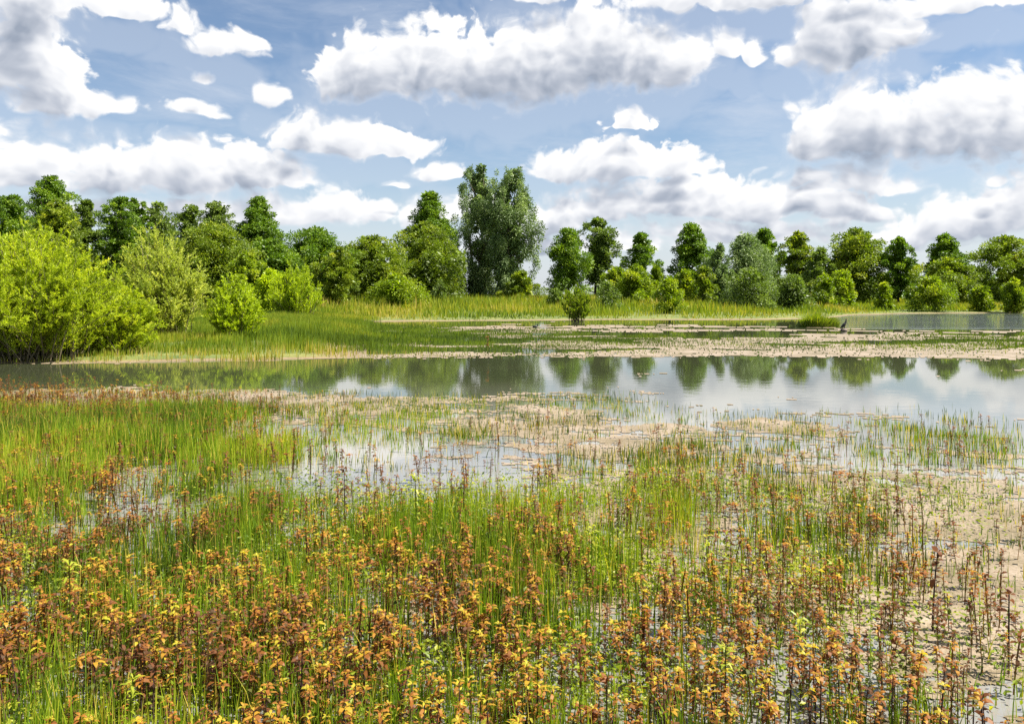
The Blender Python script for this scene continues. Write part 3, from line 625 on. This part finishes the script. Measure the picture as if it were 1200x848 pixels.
# ------------------------------------------------------------------ the black bird and its stone
def skin_body(name, verts, edges, radii, mat, parent, sub=2):
    me = bpy.data.meshes.new(name); me.from_pydata(verts, edges, []); o = bpy.data.objects.new(name, me); COL.objects.link(o); o.parent = parent
    md = o.modifiers.new('skin', 'SKIN'); md.use_smooth_shade = True
    for v, r_ in zip(me.skin_vertices[0].data, radii): v.radius = r_ if isinstance(r_, tuple) else (r_, r_)
    me.skin_vertices[0].data[0].use_root = True
    ss = o.modifiers.new('sub', 'SUBSURF'); ss.levels = sub; ss.render_levels = sub
    me.materials.append(mat); return o
def plain_mat(name, c, rough=.5):
    m, b = new_mat(name); p = b.n('ShaderNodeBsdfPrincipled'); g = b.n('ShaderNodeNewGeometry')
    n = b.noise(g.outputs['Position'], 30, 4); b.link(b.ramp(n, [(.3, tuple(x * .7 for x in c)), (.7, tuple(x * 1.3 for x in c))]), p.inputs['Base Color'])
    p.inputs['Roughness'].default_value = rough; o = b.n('ShaderNodeOutputMaterial'); b.link(p.outputs[0], o.inputs[0]); return m
M['feather'] = plain_mat('feather', (.016, .015, .014), .45); M['beak'] = plain_mat('beak', (.20, .13, .05)); M['stone'] = plain_mat('stone', (.16, .12, .10), .85)
D = depth(388.0); bx = gx(989, D)
def stone():
    q = np.random.RandomState(7); import bmesh
    bm = bmesh.new(); bmesh.ops.create_icosphere(bm, subdivisions=3, radius=1)
    for v in bm.verts:
        f = 1 + .28 * (fbm(np.array([v.co.x * 1.7 + 5]), np.array([v.co.y * 1.7 + v.co.z * 2.1]), 8)[0] - .5)
        v.co = (v.co.x * .16 * f, v.co.y * .13 * f, v.co.z * .10 * f)
    me = bpy.data.meshes.new('stone'); bm.to_mesh(me); bm.free(); me.materials.append(M['stone'])
    o = bpy.data.objects.new('stone', me); COL.objects.link(o); o.location = (bx, D, .05); return tag(o, 'small brown stone in the shallow channel carrying the black bird', 'stone')
stone()
bird = thing('bird', 'black cormorant like bird perched upright on a stone in the channel', 'bird', (bx, D, .135))
bird.rotation_euler[2] = math.radians(-15)
body_v = [(0, 0, .17), (.05, 0, .25), (.085, 0, .32), (.10, 0, .38), (.095, 0, .43), (.105, 0, .465), (.13, 0, .475),     # chest, neck, head
          (-.06, 0, .10), (-.13, 0, .03), (-.19, 0, -.03)]                                                                # rump, tail
skin_body('body', body_v + [(.02, .035, .09), (.02, .035, .02), (.06, .04, .0), (.02, -.035, .09), (.02, -.035, .02), (.06, -.04, .0)],
          [(0, 1), (1, 2), (2, 3), (3, 4), (4, 5), (5, 6), (0, 7), (7, 8), (8, 9), (0, 10), (10, 11), (11, 12), (0, 13), (13, 14), (14, 15)],
          [(.085, .08), (.075, .07), (.042, .042), (.030, .030), (.028, .028), (.033, .030), (.018, .018), (.068, .06), (.04, .022), (.035, .008),
           .022, .014, .010, .022, .014, .010], M['feather'], bird)
for s in (-1, 1):
    skin_body('wing', [(.055, s * .075, .25), (-.02, s * .088, .16), (-.10, s * .062, .06), (-.16, s * .03, 0)], [(0, 1), (1, 2), (2, 3)], [(.02, .055), (.022, .07), (.018, .045), (.008, .015)], M['feather'], bird)
skin_body('beak', [(.135, 0, .474), (.17, 0, .472), (.20, 0, .466), (.203, 0, .456)], [(0, 1), (1, 2), (2, 3)], [.014, .010, .007, .004], M['beak'], bird, 1)

D2_ = depth(384.2)
duck = thing('duck', 'tiny dark water bird floating at the edge of the channel mats', 'bird', (gx(627, D2_), D2_, .03))
skin_body('body', [(0, 0, .03), (.09, 0, .05), (.13, 0, .12), (.14, 0, .17), (.185, 0, .165), (-.1, 0, .045), (-.16, 0, .085)], [(0, 1), (1, 2), (2, 3), (3, 4), (0, 5), (5, 6)],
          [(.085, .07), (.06, .055), .03, .036, .012, (.06, .045), (.022, .012)], M['feather'], duck)

# ------------------------------------------------------------------ marsh plants
def plant_mesh(seed, H, style, nodes=10, L0=.062, wr=.42):
    """stem line and bent leaves of one plant: verts, quads, tris, tint; the stem points"""
    q = np.random.RandomState(seed); bend = q.normal(0, .05, 2) * H
    st = lambda f: np.stack([bend[0] * f ** 2, bend[1] * f ** 2, H * f], -1)
    V, Qd, Tr, tn = [], [], [], []
    def leaf(p, az, el, L, w, droop, t):
        k = len(V); dx, dy = math.cos(az), math.sin(az); sx, sy = -dy, dx; pos = np.array(p, float); e = el; P = [pos.copy()]
        for s in (.35, .37, .28):
            pos = pos + np.array([dx * math.cos(e), dy * math.cos(e), math.sin(e)]) * L * s; P.append(pos.copy()); e -= droop * 1.25
        roll = q.normal(0, .35)
        S = np.array([sx * math.cos(roll), sy * math.cos(roll), math.sin(roll)])
        V.extend([P[0], P[1] - S * w / 2, P[1] + S * w / 2, P[2] - S * w * .36, P[2] + S * w * .36, P[3]])
        Tr.extend([(k, k + 1, k + 2), (k + 3, k + 5, k + 4)]); Qd.append((k + 1, k + 3, k + 4, k + 2)); tn.extend([t] * 6)
    yaw = q.uniform(0, 6.28)
    for i in range(nodes):
        f = .30 + .70 * (i / (nodes - 1)) ** .85; p = st(np.array(f)); yaw += 1.57 + q.normal(0, .3)
        L = L0 * np.interp(f, [.3, .6, .9, 1], [.55, .95, 1.12, .95]) * q.uniform(.75, 1.25)
        for s in range(2 if f < .9 else 4):
            if q.uniform() < .10: continue
            if style == 'orange': t = np.interp(f, [.2, .55, .8, 1], [.08, .16, .50, .80]) + q.normal(0, .14)
            elif style == 'dark': t = np.interp(f, [.2, .6, 1], [.22, .36, .50]) + q.normal(0, .09)
            elif style == 'yellow': t = np.interp(f, [.2, .5, 1], [.08, .28, .93]) + q.normal(0, .16)
            else: t = np.interp(f, [0, 1], [.3, .7]) + q.normal(0, .15)
            leaf(p, yaw + s * (math.pi if f < .9 else 1.57) + q.normal(0, .2), np.interp(f, [.2, .8, 1], [.15, .35, .55]) + q.normal(0, .2), L, L * wr * q.uniform(.85, 1.2), q.uniform(.25, .7), float(np.clip(t, 0.02, 1)))
            if style != 'green' and q.uniform() < .35 and f < .85:
                leaf(p + np.array([q.normal(0, .006), q.normal(0, .006), .008]), yaw + s * math.pi + q.normal(0, .8), .7, L * .5, L * .22, .3, float(np.clip(t + .1, .02, 1)))
    return np.array(V), Qd, Tr, np.array(tn), st(np.linspace(0, 1, 6))
VARS = [plant_mesh(600 + i, h, s, nd, l, .37) for i, (h, s, nd, l) in enumerate([
    (.40, 'orange', 11, .046), (.34, 'orange', 10, .048), (.42, 'orange', 12, .044), (.32, 'yellow', 10, .046), (.36, 'yellow', 10, .043),
    (.41, 'dark', 11, .050), (.36, 'dark', 9, .052), (.29, 'orange', 9, .051), (.44, 'orange', 12, .044), (.39, 'dark', 10, .052)])]
STYLE = ['orange'] * 3 + ['yellow'] * 2 + ['dark'] * 2 + ['orange'] * 2 + ['dark']
def stem_tubes(pts, r0=.0042):
    tb = Tubes(); tb.add(pts, np.linspace(r0 * 1.35, r0 * .7, len(pts)), 4); return tb
PROTO = []
for vv in VARS:
    lm = mesh_obj('leaves', vv[0], vv[1], vv[2], M['marsh_leaf'], tint=vv[3]); sm = stem_tubes(vv[4]).build('stem', M['marsh_stem'])
    PROTO.append((lm.data, sm.data)); bpy.data.objects.remove(lm); bpy.data.objects.remove(sm)
PLAB = {'orange': 'bronze leaved marsh plant with orange tip in the dense foreground stand', 'yellow': 'marsh plant with golden yellow upper leaves in the dense foreground stand',
        'dark': 'purple brown leaved marsh plant with dark stem in the dense foreground stand'}
def put_plant(x, y, i, s, yaw, label, group, z=-.02, tilt=(0, 0), name='marsh_plant'):
    t = thing(name, label, 'plant', (x, y, z), group); t.rotation_euler = (tilt[0], tilt[1], yaw); t.scale = (s, s, s)
    for nm, me in zip(('leaves', 'stem'), PROTO[i]):
        o = bpy.data.objects.new(nm, me); COL.objects.link(o); o.parent = t
    return t
PLANTS = table([
 (452, '11000 00000 00000 00000 00000'), (461, '32211 00000 00000 00000 00000'), (470, '66554 32110 00000 00000 00000'),
 (485, '77665 43210 00010 00000 00000'), (500, '65544 33110 00110 00110 00000'), (520, '54444 43220 11210 11101 11110'),
 (540, '54444 43221 12221 12111 11111'), (560, '55443 33212 22222 22211 12111'), (590, '66553 33333 33333 33332 22211'),
 (620, '77654 45543 33333 33333 32211'), (650, '77766 66655 44444 44444 43221'), (690, '77777 77777 77777 77665 43221'),
 (740, '88888 88888 88888 88887 65432'), (800, '99999 99999 99999 99998 87654'), (990, '99999 99999 99999 99999 98765')])
def plant_d(px, py, X, Y):
    n = fbm(X * 1.1, Y * 1.1, 111, 3); n2 = fbm(X * 3.5, Y * 3.5, 113, 2)
    d = PLANTS(px, py); return np.clip(d ** 1.7 * .8 * np.clip((n - .5) * .9 + .72, .15, 1.4) * np.clip((n2 - .25) * 3.0, .15, 1.3), 0, 1)
X, Y, px, py = scatter(plant_d, 470, 455, 1000, -50, 1250, seed=31); n = len(X)
q = np.random.RandomState(32)
pn = fbm(X * .9, Y * .9, 115, 3)
u = np.clip(.47 + (pn - .5) * .5 + q.normal(0, .11, n) + np.interp(py, [480, 640, 720], [-.16, -.05, .03]) + np.where(px > 1000, -.1, 0), 0, 1)
groups_ = {'dark': [5, 6, 9], 'orange': [0, 1, 2, 7, 8], 'yellow': [3, 4]}
vi = np.array([q.choice(groups_['dark' if a < .31 else 'orange' if a < .51 else 'yellow']) for a in u])
sc = q.uniform(.45, .86, n) * np.interp(py, [470, 600], [.85, 1.]); yw = q.uniform(0, 6.283, n)
topy = PY0 + (HC - .38 * sc) / Y * F
vis = (topy < 845) & (px > 5) & (px < 1195)
order = np.argsort(np.where(vis, Y, 1e9)); ind = set(order[:270].tolist())
for k in sorted(ind):
    st_ = STYLE[vi[k]]
    put_plant(float(X[k]), float(Y[k]), int(vi[k]), float(sc[k]), float(yw[k]), PLAB[st_], {'orange': 'bronze plants with orange tips', 'yellow': 'golden topped marsh plants', 'dark': 'purple brown marsh plants'}[st_], tilt=(float(q.normal(0, .06)), float(q.normal(0, .06))))
VV, QQ, TT, tt, k0 = [], [], [], [], 0
for k in range(n):
    if k in ind: continue
    vv = VARS[vi[k]]; c_, s_2 = math.cos(yw[k]), math.sin(yw[k]); s = sc[k]
    a = np.concatenate([vv[0], vv[4] - [[.0045, 0, 0]], vv[4] + [[.0045, 0, 0]]]); tl = q.normal(0, .06, 2)
    a = a + np.stack([a[:, 2] * tl[0], a[:, 2] * tl[1], 0 * a[:, 0]], -1)
    VV.append(np.stack([X[k] + s * (a[:, 0] * c_ - a[:, 1] * s_2), Y[k] + s * (a[:, 0] * s_2 + a[:, 1] * c_), s * a[:, 2] - .02], -1))
    m_ = len(vv[0]); QQ.append(np.array(vv[1]) + k0); QQ.append(np.array([(m_ + i, m_ + i + 1, m_ + 7 + i, m_ + 6 + i) for i in range(5)]) + k0); TT.append(np.array(vv[2]) + k0)
    tt.append(np.concatenate([np.clip(vv[3] + q.normal(0, .05), .02, 1), np.full(12, .34)])); k0 += len(a)
tag(mesh_obj('marsh_plants', np.concatenate(VV), np.concatenate(QQ), np.concatenate(TT), M['marsh_leaf'], tint=np.concatenate(tt)), 'countless bronze and brown leaved marsh plants standing among the rushes', 'plants', kind='stuff')
print('plants', n, 'rushes', len(bpy.data.objects['rushes'].data.polygons))

# single dark plants standing clear in the open water
for kx, (px_, py_, hp, lab) in enumerate([
    (1034, 568, 34, 'dark plant standing alone in open water, lower of two near the right clump'), (1033, 531, 20, 'small dark plant in the water just right of the sparse rush clump'),
    (1088, 551, 36, 'dark spindly plant alone in pale water right of the sparse clump'), (1146, 556, 30, 'thin dark plant nearest the right edge in the pale open water'),
    (643, 502, 22, 'small dark plant at the near edge of the tree reflections'), (364, 560, 46, 'tall dark plant in the bright open channel, left one of a pair'),
    (379, 556, 36, 'greenish dark plant in the bright open channel, right one of a pair'), (404, 612, 66, 'tallest dark plant rising above the rushes before the bright channel'),
    (543, 610, 56, 'dark bushy plant rising above the rushes in the middle'), (322, 556, 40, 'bushy dark plant at the right end of the left rush bed'),
    (1093, 740, 98, 'tall dark branching plant over the pale algae at lower right'), (1182, 790, 100, 'tall bronze plant at the right picture edge over pale algae'),
    (760, 556, 28, 'dark plant between sparse rushes right of the middle'), (572, 420, 26, 'dark upright plant on the spit edge before the great willow reflection')]):
    Dd = depth(py_); Hm = hp / F * Dd; i = [5, 6, 9][kx % 3]; put_plant(gx(px_, Dd), Dd, i, Hm / VARS[i][4][-1, 2], kx * 1.3, lab, 'single dark plants in the water')
# fresh green plants with narrow leaves
gv = [plant_mesh(700 + i, h, 'green', 15, .085, .17) for i, h in enumerate([.55, .48])]
gm = [(mesh_obj('leaves', v[0], v[1], v[2], M['herb'], tint=v[3]), stem_tubes(v[4], .004).build('stem', M['rush'])) for v in gv]
gd = [(a.data, c.data) for a, c in gm]
for a, c in gm: bpy.data.objects.remove(a); bpy.data.objects.remove(c)
base_i = len(PROTO); PROTO += gd; VARS += gv
for kx, (px_, py_, hp, lab) in enumerate([
    (488, 640, 86, 'fresh light green plant rising out of the rushes at centre'), (692, 690, 74, 'light green narrow leaved plant among rushes right of centre'),
    (831, 712, 86, 'light green narrow leaved plant beside dark plants in the right rushes'), (82, 745, 88, 'light green narrow leaved plant among bronze plants at left'),
    (150, 880, 90, 'light green leafy plant at the bottom edge on the left'), (940, 800, 80, 'light green plant among bronze plants at lower right'),
    (850, 850, 100, 'lush yellow green plant close to the bottom edge right of centre'), (27, 700, 60, 'pale green plant near the left picture edge')]):
    Dd = depth(py_); i = base_i + kx % 2; put_plant(gx(px_, Dd), Dd, i, hp / F * Dd / VARS[i][4][-1, 2], kx * 2.1, lab, 'fresh green narrow leaved plants', name='leafy_plant')

# low yellow green water plants between the stems
HERB = table([
 (560, '22211 11111 01111 11111 11111'), (600, '33211 11343 44443 33332 21110'), (630, '43322 34567 77665 55543 21110'),
 (660, '44444 45788 88776 66543 21110'), (700, '55555 56888 87776 66544 32111'), (760, '55555 55666 66666 55554 43211'), (990, '55555 55555 55555 55555 43322')])
def herb_d(px, py, X, Y):
    n = fbm(X * 1.6, Y * 1.6, 121, 3); return np.clip(HERB(px, py) * np.clip((n - .5) * 3.2 + .7, .05, 1.3), 0, 1)
X, Y, px, py = scatter(herb_d, 5200, 470 + 90, 990, seed=41); n = len(X); q = np.random.RandomState(42)
P = np.stack([X, Y, q.uniform(.01, .20, n) * q.uniform(.4, 1, n)], -1); s = q.uniform(.018, .04, n)
V, Q = leaf_cards(P, q.normal(0, 1, (n, 3)) * [1, 1, .5] + [0, 0, .25], unit(q.normal(0, .5, (n, 3)) + [0, 0, .9]), s, s * .5)
tag(mesh_obj('low_herbs', V, Q, mat=M['herb'], tint=np.repeat(np.clip(.35 + (fbm(X, Y, 123) - .5) * 1.2 + q.normal(0, .2, n), 0, 1), 4)), 'low yellow green leafy growth between the rush stems', 'herbs', kind='stuff')
